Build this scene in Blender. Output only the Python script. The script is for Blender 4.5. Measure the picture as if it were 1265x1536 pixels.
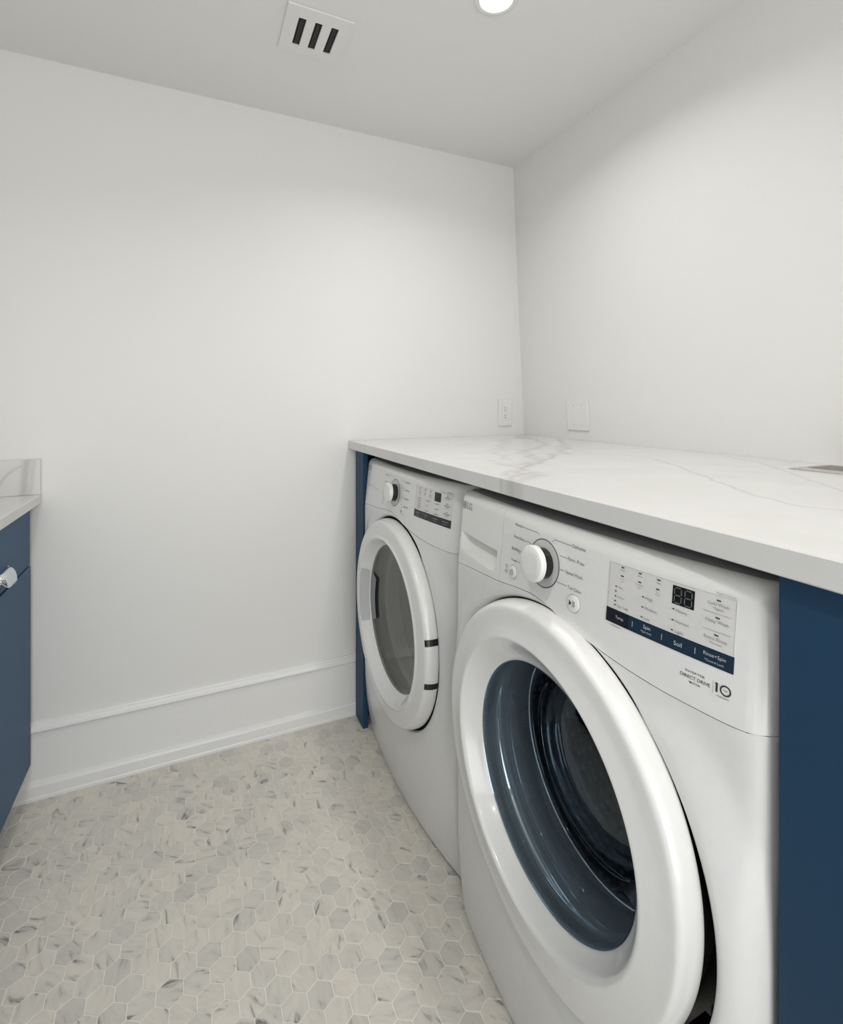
import bpy, bmesh, math, random
import numpy as np
from mathutils import Vector

# ------------------------------------------------------------------ reset
for o in list(bpy.data.objects):
    bpy.data.objects.remove(o)
S = bpy.context.scene
C = S.collection
random.seed(7)
rng = np.random.default_rng(11)

# ------------------------------------------------------------------ camera, world, lights, exposure
H = 1.19                                     # eye height
FPX, YAW, V0 = 755.7, 0.4306, 602.4          # focal length in px of a 1265x1536 frame
cam = bpy.data.cameras.new('camera')
cam.sensor_fit = 'HORIZONTAL'; cam.sensor_width = 36.0
cam.lens = FPX / 1265 * 36.0
cam.shift_y = -(768 - V0) / 1265
cam.clip_start = 0.02
camo = bpy.data.objects.new('camera', cam); C.objects.link(camo)
camo.location = (0, 0, H); camo.rotation_euler = (math.pi / 2, 0, -YAW)
S.camera = camo

DOORWAY_FILL = 4.2     # fill light from the world, let in by the added doorway
w = bpy.data.worlds.new('world'); S.world = w; w.use_nodes = True
w.node_tree.nodes['Background'].inputs[0].default_value = (1.0, 1.0, 0.995, 1)
w.node_tree.nodes['Background'].inputs[1].default_value = DOORWAY_FILL

S.view_settings.view_transform = 'Standard'
S.view_settings.look = 'None'
S.view_settings.gamma = 1.0
S.view_settings.use_curve_mapping = False
S.view_settings.exposure = -0.06

LAMP_POWER = 4.5
LAMP_COL = (1.0, 0.985, 0.955)
LAMPS = [(0.718, 1.10, 'small round flush downlight glowing in the ceiling above the machines'),
         (-0.22, 0.45, 'unseen round flush downlight added in the ceiling above the tiled aisle'),  # this and the next two: unseen, suggested by spots in the glass, added for brightness
         (0.60, -0.35, 'unseen round flush downlight added in the ceiling above the sink cabinet'),
         (-0.30, -0.95, 'unseen round flush downlight added in the ceiling by the added doorway')]
FILL_DOORWAY = (-0.72, 0.55, 2.03)       # unseen doorway added behind the camera to admit fill light: x0, x1, head height
pl_ = bpy.data.lights.new('fill_doorway_portal', 'AREA'); pl_.shape = 'RECTANGLE'
pl_.size = FILL_DOORWAY[1] - FILL_DOORWAY[0]; pl_.size_y = FILL_DOORWAY[2]; pl_.cycles.is_portal = True
plo = bpy.data.objects.new('fill_doorway_portal', pl_); C.objects.link(plo)
plo.location = ((FILL_DOORWAY[0] + FILL_DOORWAY[1]) / 2, -1.62, FILL_DOORWAY[2] / 2); plo.rotation_euler = (math.pi / 2, 0, 0)

# room dimensions (metres)
YB = 1.8714          # back wall
XR_LOW, XR_TOP = 1.368, 1.309   # right wall is a little out of plumb
ZC = 2.2311          # ceiling
XL = -1.06           # left wall
YF = -1.55           # wall behind the camera
XCF, ZCT, ZCB = 0.5515, 1.0414, 1.0099   # right worktop front, top, underside
XLF, ZLT, ZLB = -0.4094, 0.9107, 0.8821  # left worktop front, top, underside

# ------------------------------------------------------------------ materials
def nm(name):
    m = bpy.data.materials.new(name); m.use_nodes = True
    nt = m.node_tree; b = nt.nodes['Principled BSDF']
    return m, nt, b

def plain(name, col, rough=0.5, metal=0.0, coat=0.0, bump=0.0, bscale=200.0, spec=0.5, coat_rough=0.06):
    m, nt, b = nm(name)
    b.inputs['Base Color'].default_value = (*col, 1)
    b.inputs['Roughness'].default_value = rough
    b.inputs['Metallic'].default_value = metal
    b.inputs['Coat Weight'].default_value = coat
    b.inputs['Coat Roughness'].default_value = coat_rough
    b.inputs['Specular IOR Level'].default_value = spec
    tc = nt.nodes.new('ShaderNodeNewGeometry')
    n = nt.nodes.new('ShaderNodeTexNoise'); n.inputs['Scale'].default_value = bscale
    n.inputs['Detail'].default_value = 3
    nt.links.new(tc.outputs['Position'], n.inputs['Vector'])
    mx = nt.nodes.new('ShaderNodeMix'); mx.data_type = 'RGBA'; mx.blend_type = 'MULTIPLY'
    mx.inputs[0].default_value = 0.06
    mx.inputs[6].default_value = (*col, 1)
    nt.links.new(n.outputs['Fac'], mx.inputs[7])
    nt.links.new(mx.outputs[2], b.inputs['Base Color'])
    if bump > 0:
        bp = nt.nodes.new('ShaderNodeBump'); bp.inputs['Strength'].default_value = bump
        bp.inputs['Distance'].default_value = 0.001
        nt.links.new(n.outputs['Fac'], bp.inputs['Height'])
        nt.links.new(bp.outputs['Normal'], b.inputs['Normal'])
    return m

M = {}
M['wall'] = plain('wall_paint', (0.80, 0.797, 0.78), 0.55, bump=0.08, bscale=350)
M['ceil'] = plain('ceiling_paint', (0.80, 0.797, 0.785), 0.8, bump=0.05, bscale=300)
M['trim'] = plain('trim_paint', (0.82, 0.82, 0.81), 0.3)
M['enamel'] = plain('white_enamel', (0.76, 0.76, 0.75), 0.25, coat=0.35, bscale=60)
M['plastic'] = plain('white_plastic', (0.80, 0.80, 0.785), 0.22, coat=0.3, bscale=60)
M['funnelshade'] = plain('funnel_shadow_grey', (0.50, 0.50, 0.49), 0.35)  # painted shadow mark in the door funnel
M['pale'] = plain('pale_grey_plastic', (0.62, 0.625, 0.62), 0.25, coat=0.4)
M['black'] = plain('black_plastic', (0.012, 0.013, 0.014), 0.25)
M['rubber'] = plain('dark_rubber', (0.035, 0.038, 0.042), 0.45)
M['ink'] = plain('dark_print', (0.05, 0.052, 0.056), 0.5)
M['inkgrey'] = plain('grey_print', (0.20, 0.20, 0.20), 0.5)
M['inkmid'] = plain('mid_grey_print', (0.33, 0.33, 0.325), 0.5)
M['inkpale'] = plain('pale_blue_print', (0.50, 0.56, 0.62), 0.5)
M['band'] = plain('navy_touch_strip', (0.018, 0.034, 0.058), 0.22)
M['bandblack'] = plain('black_touch_strip', (0.016, 0.018, 0.024), 0.22)
M['window'] = plain('display_window', (0.70, 0.695, 0.68), 0.12, coat=0.6)
M['windowframe'] = plain('display_edge', (0.55, 0.55, 0.54), 0.3)
M['led'] = plain('display_black', (0.012, 0.012, 0.013), 0.15)
M['segment'] = plain('display_segment', (0.13, 0.13, 0.125), 0.4)
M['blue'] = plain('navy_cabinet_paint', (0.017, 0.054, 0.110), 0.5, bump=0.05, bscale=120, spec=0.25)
M['bluelit'] = plain('navy_cabinet_paint_lit', (0.038, 0.098, 0.185), 0.5, bump=0.05, bscale=120, spec=0.25)  # same cabinet paint made lighter, the light on it baked into the colour
M['chrome'] = plain('chrome', (0.82, 0.86, 0.90), 0.08, metal=1.0)
M['steel'] = plain('brushed_steel', (0.66, 0.64, 0.61), 0.42, metal=1.0, bscale=90)
M['gripblue'] = plain('blue_grey_grip', (0.22, 0.245, 0.265), 0.3)
M['scoop'] = plain('grey_scoop', (0.56, 0.565, 0.565), 0.2, coat=0.5)
M['topshade'] = plain('shaded_top_plate', (0.42, 0.43, 0.44), 0.25)  # grey carries the shade that falls under the worktop
M['dark'] = plain('dark_cavity', (0.008, 0.008, 0.008), 0.7)
M['slat'] = plain('dark_metal_blade', (0.025, 0.025, 0.022), 0.4)
M['grout'] = plain('pale_grout', (0.86, 0.84, 0.765), 0.9, bump=0.2, bscale=400)
M['kickblue'] = M['blue']

def tinted_glass(name, tint, transp, gloss_col, rough=0.02, ior=1.5, body=(0.05, 0.065, 0.08)):
    m = bpy.data.materials.new(name); m.use_nodes = True
    nt = m.node_tree; nt.nodes.clear()
    out = nt.nodes.new('ShaderNodeOutputMaterial')
    tr = nt.nodes.new('ShaderNodeBsdfTransparent'); tr.inputs[0].default_value = (*tint, 1)
    df = nt.nodes.new('ShaderNodeBsdfDiffuse'); df.inputs[0].default_value = (*body, 1)
    m1 = nt.nodes.new('ShaderNodeMixShader'); m1.inputs[0].default_value = 1 - transp
    gl = nt.nodes.new('ShaderNodeBsdfGlossy'); gl.inputs[0].default_value = (*gloss_col, 1); gl.inputs[1].default_value = rough
    lw = nt.nodes.new('ShaderNodeLayerWeight'); lw.inputs[0].default_value = 0.5
    pw = nt.nodes.new('ShaderNodeMath'); pw.operation = 'POWER'; pw.inputs[1].default_value = 5.0
    fr = nt.nodes.new('ShaderNodeMath'); fr.operation = 'MULTIPLY_ADD'
    f0 = ((ior - 1) / (ior + 1)) ** 2 * 1.6
    fr.inputs[1].default_value = (1 - f0) * 0.8; fr.inputs[2].default_value = f0
    nt.links.new(lw.outputs['Facing'], pw.inputs[0]); nt.links.new(pw.outputs[0], fr.inputs[0])
    m2 = nt.nodes.new('ShaderNodeMixShader')
    nt.links.new(tr.outputs[0], m1.inputs[1]); nt.links.new(df.outputs[0], m1.inputs[2])
    nt.links.new(fr.outputs[0], m2.inputs[0]); nt.links.new(m1.outputs[0], m2.inputs[1]); nt.links.new(gl.outputs[0], m2.inputs[2])
    nt.links.new(m2.outputs[0], out.inputs['Surface'])
    return m
M['bowl_side'] = tinted_glass('blue_tinted_glass_side', (0.42, 0.50, 0.58), 0.30, (0.72, 0.88, 1.0), 0.025, 2.4, (0.145, 0.185, 0.215))
M['bowl_base'] = tinted_glass('blue_tinted_glass_base', (0.80, 0.86, 0.90), 0.95, (0.75, 0.88, 1.0), 0.02, 1.5, (0.05, 0.065, 0.08))
M['dryer_glass'] = tinted_glass('smoky_glass', (0.52, 0.52, 0.50), 0.72, (0.9, 0.9, 0.88), 0.03, 1.5, (0.20, 0.20, 0.19))

def emission(name, col, strength):
    m = bpy.data.materials.new(name); m.use_nodes = True
    nt = m.node_tree; nt.nodes.clear()
    out = nt.nodes.new('ShaderNodeOutputMaterial'); e = nt.nodes.new('ShaderNodeEmission')
    e.inputs[0].default_value = (*col, 1); e.inputs[1].default_value = strength
    nt.links.new(e.outputs[0], out.inputs['Surface'])
    return m
M['lens'] = emission('lit_lens', (1, 0.98, 0.95), 6.0)

def tile_material():
    m, nt, b = nm('carrara_hex_tile')
    L = nt.links.new; N = nt.nodes.new
    at = N('ShaderNodeAttribute'); at.attribute_name = 'rnd'
    geo = N('ShaderNodeNewGeometry')
    ang = N('ShaderNodeMath'); ang.operation = 'MULTIPLY_ADD'; ang.inputs[1].default_value = 1.7; ang.inputs[2].default_value = 0.15
    L(at.outputs['Fac'], ang.inputs[0])
    rot = N('ShaderNodeVectorRotate'); rot.rotation_type = 'Z_AXIS'
    L(geo.outputs['Position'], rot.inputs['Vector']); L(ang.outputs[0], rot.inputs['Angle'])
    off = N('ShaderNodeVectorMath'); off.operation = 'MULTIPLY_ADD'
    cx = N('ShaderNodeCombineXYZ')
    for i, k in enumerate((37.0, 91.0, 53.0)):
        mm = N('ShaderNodeMath'); mm.operation = 'MULTIPLY'; mm.inputs[1].default_value = k
        L(at.outputs['Fac'], mm.inputs[0]); L(mm.outputs[0], cx.inputs[i])
    off.inputs[1].default_value = (22.0, 75.0, 20.0)
    L(rot.outputs[0], off.inputs[0]); L(cx.outputs[0], off.inputs[2])
    n1 = N('ShaderNodeTexNoise'); n1.inputs['Scale'].default_value = 0.75; n1.inputs['Detail'].default_value = 5
    n1.inputs['Distortion'].default_value = 0.9
    L(off.outputs[0], n1.inputs['Vector'])
    r1 = N('ShaderNodeValToRGB')
    e = r1.color_ramp.elements
    e[0].position = 0.27; e[0].color = (0.22, 0.215, 0.20, 1)
    e[1].position = 0.60; e[1].color = (0.71, 0.682, 0.62, 1)
    k = r1.color_ramp.elements.new(0.335); k.color = (0.47, 0.46, 0.43, 1)
    k = r1.color_ramp.elements.new(0.40); k.color = (0.645, 0.62, 0.565, 1)
    L(n1.outputs['Fac'], r1.inputs[0])
    # whole-tile tone
    sn = N('ShaderNodeMath'); sn.operation = 'MULTIPLY'; sn.inputs[1].default_value = 517.3
    fr = N('ShaderNodeMath'); fr.operation = 'FRACT'
    L(at.outputs['Fac'], sn.inputs[0]); L(sn.outputs[0], fr.inputs[0])
    tone = N('ShaderNodeValToRGB')
    e = tone.color_ramp.elements
    e[0].position = 0.0; e[0].color = (0.84, 0.84, 0.84, 1)
    e[1].position = 1.0; e[1].color = (1.0, 0.985, 0.955, 1)
    k = tone.color_ramp.elements.new(0.22); k.color = (0.91, 0.91, 0.905, 1)
    L(fr.outputs[0], tone.inputs[0])
    mx = N('ShaderNodeMix'); mx.data_type = 'RGBA'; mx.blend_type = 'MULTIPLY'; mx.inputs[0].default_value = 1.0
    L(r1.outputs[0], mx.inputs[6]); L(tone.outputs[0], mx.inputs[7])
    L(mx.outputs[2], b.inputs['Base Color'])
    b.inputs['Roughness'].default_value = 0.38
    return m
M['tile'] = tile_material()

def quartz_material():
    m, nt, b = nm('white_veined_quartz')
    L = nt.links.new; N = nt.nodes.new
    at = N('ShaderNodeAttribute'); at.attribute_name = 'vein'
    geo = N('ShaderNodeNewGeometry')
    n = N('ShaderNodeTexNoise'); n.inputs['Scale'].default_value = 9; n.inputs['Detail'].default_value = 6
    L(geo.outputs['Position'], n.inputs['Vector'])
    r = N('ShaderNodeValToRGB'); e = r.color_ramp.elements
    e[0].position = 0.25; e[0].color = (0.66, 0.657, 0.64, 1)
    e[1].position = 0.6; e[1].color = (0.70, 0.698, 0.685, 1)
    L(n.outputs['Fac'], r.inputs[0])
    mx = N('ShaderNodeMix'); mx.data_type = 'RGBA'
    mx.inputs[7].default_value = (0.36, 0.35, 0.325, 1)
    L(at.outputs['Fac'], mx.inputs[0]); L(r.outputs[0], mx.inputs[6])
    L(mx.outputs[2], b.inputs['Base Color'])
    b.inputs['Roughness'].default_value = 0.16
    return m
M['quartz'] = quartz_material()

def drum_material():
    m, nt, b = nm('perforated_drum_glints')
    L = nt.links.new; N = nt.nodes.new
    geo = N('ShaderNodeNewGeometry')
    v = N('ShaderNodeTexVoronoi'); v.inputs['Scale'].default_value = 58; v.inputs['Randomness'].default_value = 0.3
    L(geo.outputs['Position'], v.inputs['Vector'])
    r = N('ShaderNodeValToRGB'); e = r.color_ramp.elements
    e[0].position = 0.26; e[0].color = (0.24, 0.23, 0.21, 1)  # light dots are glints on the perforations, painted into the colour
    e[1].position = 0.36; e[1].color = (0.022, 0.022, 0.021, 1)
    L(v.outputs['Distance'], r.inputs[0]); L(r.outputs[0], b.inputs['Base Color'])
    bp = N('ShaderNodeBump'); bp.inputs['Strength'].default_value = 0.6; bp.inputs['Distance'].default_value = 0.004
    L(v.outputs['Distance'], bp.inputs['Height']); L(bp.outputs['Normal'], b.inputs['Normal'])
    b.inputs['Metallic'].default_value = 0.8; b.inputs['Roughness'].default_value = 0.25
    return m
M['drum'] = drum_material()
M['drumback'] = plain('dark_steel_drum_back', (0.05, 0.057, 0.064), 0.3, metal=0.8)
M['dryerdrum'] = plain('grey_drum', (0.20, 0.197, 0.19), 0.4, bscale=8)

# ------------------------------------------------------------------ object helpers
ORIGIN = {}
def empty(name, loc, label, cat, group=None):
    o = bpy.data.objects.new(name, None); C.objects.link(o)
    o.location = loc; o.empty_display_size = 0.05
    o['label'] = label; o['category'] = cat
    if group: o['group'] = group
    ORIGIN[o.name] = Vector(loc)
    return o

def mesh_obj(name, verts, faces, mat, parent=None, smooth=False, auto=None, origin=None):
    org = ORIGIN[parent.name] if parent is not None else Vector(origin or (0, 0, 0))
    v = np.asarray(verts, dtype=float) - np.array(org)
    me = bpy.data.meshes.new(name)
    me.from_pydata([tuple(p) for p in v], [], faces)
    me.materials.append(mat)
    me.update()
    o = bpy.data.objects.new(name, me); C.objects.link(o)
    if parent is not None:
        o.parent = parent
    else:
        o.location = org
    ORIGIN[o.name] = org
    if smooth:
        me.polygons.foreach_set('use_smooth', [True] * len(me.polygons))
        if auto:
            me.set_sharp_from_angle(angle=math.radians(auto))
    return o

def tag(o, label, cat, group=None):
    o['label'] = label; o['category'] = cat
    if group: o['group'] = group
    return o
def struct(o):
    o['kind'] = 'structure'; return o

class MB:
    """collects shapes into one vertex/face list"""
    def __init__(s): s.v = []; s.f = []
    def add(s, v, f):
        n = len(s.v); s.v += [tuple(p) for p in v]; s.f += [[i + n for i in q] for q in f]
    def box(s, x0, x1, y0, y1, z0, z1, bev=0.0):
        bm = bmesh.new(); bmesh.ops.create_cube(bm, size=1)
        for q in bm.verts:
            q.co = ((x0 + x1) / 2 + q.co.x * (x1 - x0), (y0 + y1) / 2 + q.co.y * (y1 - y0), (z0 + z1) / 2 + q.co.z * (z1 - z0))
        if bev > 0:
            bmesh.ops.bevel(bm, geom=bm.edges[:], offset=bev, segments=2, affect='EDGES', profile=0.6)
        bm.verts.index_update()
        s.add([q.co[:] for q in bm.verts], [[q.index for q in f.verts] for f in bm.faces]); bm.free()
    def cyl(s, c, axis, r, h0, h1, n=24, bev=0.0):
        """cylinder along axis from h0 to h1 about the point c"""
        a = 'xyz'.index(axis); b_, c_ = [(1, 2), (2, 0), (0, 1)][a]
        prof = [(0, h0), (r, h0), (r, h1 - (h1 - h0) / abs(h1 - h0) * bev), (r - bev, h1), (0, h1)]
        v = []; f = []
        for rr, hh in prof:
            for i in range(n):
                t = 2 * math.pi * i / n; p = list(c); p[a] += hh; p[b_] += rr * math.cos(t); p[c_] += rr * math.sin(t); v.append(p)
        for k in range(len(prof) - 1):
            for i in range(n):
                j = (i + 1) % n; f.append([k * n + i, k * n + j, (k + 1) * n + j, (k + 1) * n + i])
        s.add(v, f)
    def obj(s, name, mat, parent=None, smooth=False, auto=None, origin=None):
        return mesh_obj(name, s.v, s.f, mat, parent, smooth, auto, origin)

def box_obj(name, dims, mat, parent=None, bev=0.0, origin=None):
    m = MB(); m.box(*dims, bev=bev); return m.obj(name, mat, parent, origin=origin)

def extrude_profile_x(prof, x0, x1):
    """closed (y,z) outline swept along x"""
    n = len(prof); v = [(x0, y, z) for y, z in prof] + [(x1, y, z) for y, z in prof]
    f = [[i, (i + 1) % n, n + (i + 1) % n, n + i] for i in range(n)] + [list(range(n))[::-1], list(range(n, 2 * n))]
    return v, f

# ------------------------------------------------------------------ room shell
T = 0.08
floor_y0, floor_y1 = YF, YB
fl = struct(box_obj('floor', (XL, 1.42, YF, YB, -0.09, -0.0014), M['grout']))
ORIGIN[fl.name] = Vector((0, 0, 0))
struct(box_obj('ceiling', (XL - T, 1.46, YF - T, YB + T, ZC, ZC + 0.06), M['ceil']))
struct(box_obj('wall_back', (XL - T, 1.46, YB, YB + T, -0.09, ZC), M['wall']))
struct(box_obj('wall_left', (XL - T, XL, YF, YB, -0.09, ZC), M['wall']))
mb = MB()
for a in ((XL - T, FILL_DOORWAY[0], 0.0, ZC), (FILL_DOORWAY[1], 1.46, 0.0, ZC), (FILL_DOORWAY[0], FILL_DOORWAY[1], FILL_DOORWAY[2], ZC)):
    mb.box(a[0], a[1], YF - T, YF, a[2] - (0.09 if a[2] == 0 else 0), a[3])
struct(mb.obj('wall_front', M['wall']))  # unseen wall, cut open for the added doorway
mb = MB()
for a in ((FILL_DOORWAY[0] - 0.07, FILL_DOORWAY[0], 0.0, FILL_DOORWAY[2] + 0.07), (FILL_DOORWAY[1], FILL_DOORWAY[1] + 0.07, 0.0, FILL_DOORWAY[2] + 0.07), (FILL_DOORWAY[0], FILL_DOORWAY[1], FILL_DOORWAY[2], FILL_DOORWAY[2] + 0.07)):
    mb.box(a[0], a[1], YF, YF + 0.018, a[2], a[3])
struct(mb.obj('trim_1', M['trim']))  # casing of the added doorway, out of view
def xr(z): return XR_LOW + (XR_TOP - XR_LOW) * (z - ZCT) / (ZC - ZCT)
v, f = [], []
mb = MB()
sec = [(xr(-0.09), -0.09), (xr(ZC), ZC), (1.50, ZC), (1.50, -0.09)]
mb.add([(x, YF, z) for x, z in sec] + [(x, YB, z) for x, z in sec],
       [[0, 1, 5, 4], [1, 2, 6, 5], [2, 3, 7, 6], [3, 0, 4, 7], [3, 2, 1, 0], [4, 5, 6, 7]])
struct(mb.obj('wall_right', M['wall']))

# baseboard along the back wall: board, cap moulding and shoe moulding
bx0, bx1 = -0.60, 0.60
bb = struct(box_obj('baseboard_back', (bx0, bx1, 1.857, YB, 0.0, 0.199), M['trim'], bev=0.0008))
ORIGIN[bb.name] = Vector((0, 0, 0))
capp = [(YB, 0.197), (1.8515, 0.1975), (1.8490, 0.2010), (1.8500, 0.2060), (1.8545, 0.2095), (1.8570, 0.2140), (1.8625, 0.2170), (1.8640, 0.2205), (YB, 0.2215)]
v, f = extrude_profile_x(capp, bx0, bx1); mesh_obj('cap_molding', v, f, M['trim'], bb)
shp = [(1.858, 0.0), (1.8425, 0.0), (1.8425, 0.008), (1.8440, 0.012), (1.8440, 0.040), (1.8475, 0.046), (1.8520, 0.0485), (1.858, 0.052)]
v, f = extrude_profile_x(shp, bx0, bx1); mesh_obj('shoe_molding', v, f, M['trim'], bb)

# ------------------------------------------------------------------ hexagonal floor tiles
P = 0.0501; ROW = 0.04345; GAP = 0.0019
AX, AY = -0.2877, 1.3077
def project(x, y, z):
    s, c = math.sin(YAW), math.cos(YAW); X = x * c - y * s; Z = x * s + y * c
    if Z < 0.05: return None
    return 632.5 + FPX * X / Z, V0 - FPX * (z - H) / Z, Z
def hexring(r, z): return [(r * math.sin(math.pi / 3 * k), r * math.cos(math.pi / 3 * k), z) for k in range(6)]
RH = (P - GAP) / math.sqrt(3)
hv = hexring(RH - 0.0007, 0.0) + hexring(RH, -0.0007) + hexring(RH, -0.006)
hf = [[5, 4, 3, 2, 1, 0]] + [[k, (k + 1) % 6, 6 + (k + 1) % 6, 6 + k] for k in range(6)] + [[6 + k, 6 + (k + 1) % 6, 12 + (k + 1) % 6, 12 + k] for k in range(6)]
hf = [q[::-1] for q in hf]
cells = []
for j in range(-75, 16):
    y = AY + j * ROW
    for i in range(-20, 24):
        x = AX + i * P + (P / 2 if j % 2 else 0)
        if y > YB - 0.0295 or y < YF + 0.03 or x < -0.60 or x > 0.76: continue
        q = project(x, y, 0); area = 0
        if q and -15 < q[0] < 1280 and q[1] < 1550 and x < 0.60 and x > -0.47:
            # hidden behind the left cabinet front edge?
            if not (x < -0.43 and q[0] < 30): area = 1 / q[2] ** 3
        cells.append((area, x, y, random.random(), random.uniform(-0.00035, 0.0002)))
cells.sort(reverse=True)
for area, x, y, rn, dz in cells[:300]:
    me = bpy.data.meshes.new('tile'); me.from_pydata(hv, [], hf); me.materials.append(M['tile'])
    a = me.attributes.new('rnd', 'FLOAT', 'FACE'); a.data.foreach_set('value', [rn] * len(hf))
    o = bpy.data.objects.new('tile', me); C.objects.link(o); o.parent = fl; o.location = (x, y, dz)
mb = MB(); rv = []
for area, x, y, rn, dz in cells[300:]:
    mb.add([(p[0] + x, p[1] + y, p[2] + dz) for p in hv], hf); rv += [rn] * len(hf)
o = mb.obj('tile_field', M['tile'], fl); o['kind'] = 'stuff'
a = o.data.attributes.new('rnd', 'FLOAT', 'FACE'); a.data.foreach_set('value', rv)

# ------------------------------------------------------------------ veined worktops
def wander(pts, step, amp, seed):
    """resample a polyline and make it meander"""
    r = np.random.default_rng(seed); pts = np.array(pts, float); out = [pts[0]]
    for a, b in zip(pts[:-1], pts[1:]):
        n = max(2, int(np.linalg.norm(b - a) / step)); d = b - a; nrm = np.array([-d[1], d[0]]) / (np.linalg.norm(d) + 1e-9)
        for k in range(1, n + 1):
            out.append(a + d * k / n + nrm * (r.normal() * amp if k < n else 0))
    return np.array(out)
def vein_field(PX, PY, veins):
    val = np.zeros(PX.shape)
    for pts, width, strength, seed, amp in veins:
        pl = wander(pts, 0.018, amp, seed); dmin = np.full(PX.shape, 9.0)
        for a, b in zip(pl[:-1], pl[1:]):
            d = b - a; L2 = d @ d + 1e-12
            t = np.clip(((PX - a[0]) * d[0] + (PY - a[1]) * d[1]) / L2, 0, 1)
            dmin = np.minimum(dmin, np.hypot(PX - a[0] - t * d[0], PY - a[1] - t * d[1]))
        val = np.maximum(val, strength * np.exp(-(dmin / width) ** 2))
    return val
def slab(name, xs, ys, z0, z1, veins, bev=0.0018, hole=None):
    """rectangular slab as a fine grid carrying the vein pattern; hole = (ix0, ix1, iy0, iy1) grid cells"""
    nx, ny = len(xs), len(ys)
    PX, PY = np.meshgrid(xs, ys, indexing='ij')
    val = vein_field(PX, PY, veins)
    V = [(xs[i], ys[j], z1) for i in range(nx) for j in range(ny)]
    A = list(val.ravel()); F = []
    inh = lambda i, j: hole and hole[0] <= i < hole[1] and hole[2] <= j < hole[3]
    for i in range(nx - 1):
        for j in range(ny - 1):
            if not inh(i, j): F.append([i * ny + j, (i + 1) * ny + j, (i + 1) * ny + j + 1, i * ny + j + 1])
    def skirt(idx, nrm):
        base = len(V); m = len(idx)
        for dz, dn in ((bev, bev), (z1 - z0 - bev, bev), (z1 - z0, 0.0)):
            for q in idx:
                V.append((V[q][0] + nrm[0] * dn, V[q][1] + nrm[1] * dn, z1 - dz)); A.append(A[q])
        rows = [list(idx)] + [[base + k * m + i for i in range(m)] for k in range(3)]
        for k in range(3):
            for i in range(m - 1): F.append([rows[k][i], rows[k][i + 1], rows[k + 1][i + 1], rows[k + 1][i]])
    ix = [i * ny for i in range(nx)]
    skirt([j for j in range(ny)], (-1, 0)); skirt([(nx - 1) * ny + j for j in range(ny)][::-1], (1, 0))
    skirt(ix[::-1], (0, -1)); skirt([i + ny - 1 for i in ix], (0, 1))
    if hole:
        a, b, c_, d_ = hole
        skirt([i * ny + c_ for i in range(a, b + 1)], (0, 0)); skirt([i * ny + d_ for i in range(a, b + 1)][::-1], (0, 0))
        skirt([a * ny + j for j in range(c_, d_ + 1)][::-1], (0, 0)); skirt([b * ny + j for j in range(c_, d_ + 1)], (0, 0))
    n0 = len(V)
    V += [(xs[0], ys[0], z0), (xs[-1], ys[0], z0), (xs[-1], ys[-1], z0), (xs[0], ys[-1], z0)]; A += [0] * 4
    if hole:
        hx0, hx1, hy0, hy1 = xs[hole[0]], xs[hole[1]], ys[hole[2]], ys[hole[3]]
        V += [(hx0, hy0, z0), (hx1, hy0, z0), (hx1, hy1, z0), (hx0, hy1, z0)]; A += [0] * 4
        for k in range(4): F.append([n0 + k, n0 + 4 + k, n0 + 4 + (k + 1) % 4, n0 + (k + 1) % 4])
    else:
        F.append([n0 + 3, n0 + 2, n0 + 1, n0])
    org = ((xs[0] + xs[-1]) / 2, (ys[0] + ys[-1]) / 2, z0)
    o = mesh_obj(name, V, F, M['quartz'], None, True, 30, origin=org)
    at = o.data.attributes.new('vein', 'FLOAT', 'POINT'); at.data.foreach_set('value', np.array(A, dtype=np.float32))
    return o

RV = [
    ([(0.548, 0.785), (0.60, 0.845), (0.698, 0.945), (0.80, 1.02), (0.901, 1.10), (1.0, 1.19), (1.095, 1.272), (1.20, 1.42), (1.34, 1.60)], 0.010, 0.50, 1, 0.012),
    ([(0.548, 0.772), (0.59, 0.80), (0.66, 0.86)], 0.016, 0.34, 2, 0.008),
    ([(0.548, 0.80), (0.60, 0.89), (0.72, 0.99), (0.86, 1.10)], 0.007, 0.35, 3, 0.014),
    ([(0.66, 1.02), (0.75, 1.12), (0.85, 1.30), (1.0, 1.50), (1.20, 1.75)], 0.007, 0.25, 4, 0.016),
    ([(0.80, 1.02), (0.90, 1.25), (1.12, 1.40), (1.30, 1.80)], 0.009, 0.38, 5, 0.016),
    ([(1.20, 1.66), (1.30, 1.80), (1.355, 1.86)], 0.016, 0.5, 6, 0.012),
    ([(1.034, 1.117), (1.10, 1.04), (1.09, 0.93), (1.016, 0.799), (0.889, 0.616), (0.809, 0.495), (0.788, 0.427), (0.82, 0.35), (0.86, 0.10)], 0.0034, 0.42, 7, 0.003),
    ([(1.35, 0.93), (1.234, 0.739), (1.16, 0.66), (1.096, 0.593), (0.982, 0.466), (0.90, 0.25)], 0.0036, 0.38, 8, 0.003),
    ([(1.347, 1.05), (1.33, 0.90), (1.345, 0.70)], 0.0036, 0.30, 9, 0.004),
    ([(1.234, 0.739), (1.30, 0.72), (1.345, 0.75)], 0.003, 0.22, 10, 0.004),
]
SX0, SX1, SY0, SY1 = 1.209, 1.352, 0.10, 0.669          # sink cut-out
xs = np.unique(np.concatenate([np.arange(XCF + 0.0018, 1.366, 0.005), [SX0, SX1, 1.366]]))
ys = np.unique(np.concatenate([np.arange(-0.75, YB - 0.004, 0.005), [SY0, SY1, YB - 0.0035]]))
hole = (int(np.argmin(abs(xs - SX0))), int(np.argmin(abs(xs - SX1))), int(np.argmin(abs(ys - SY0))), int(np.argmin(abs(ys - SY1))))
ct = slab('countertop', xs, ys, ZCB, ZCT, RV, hole=hole)
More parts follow.
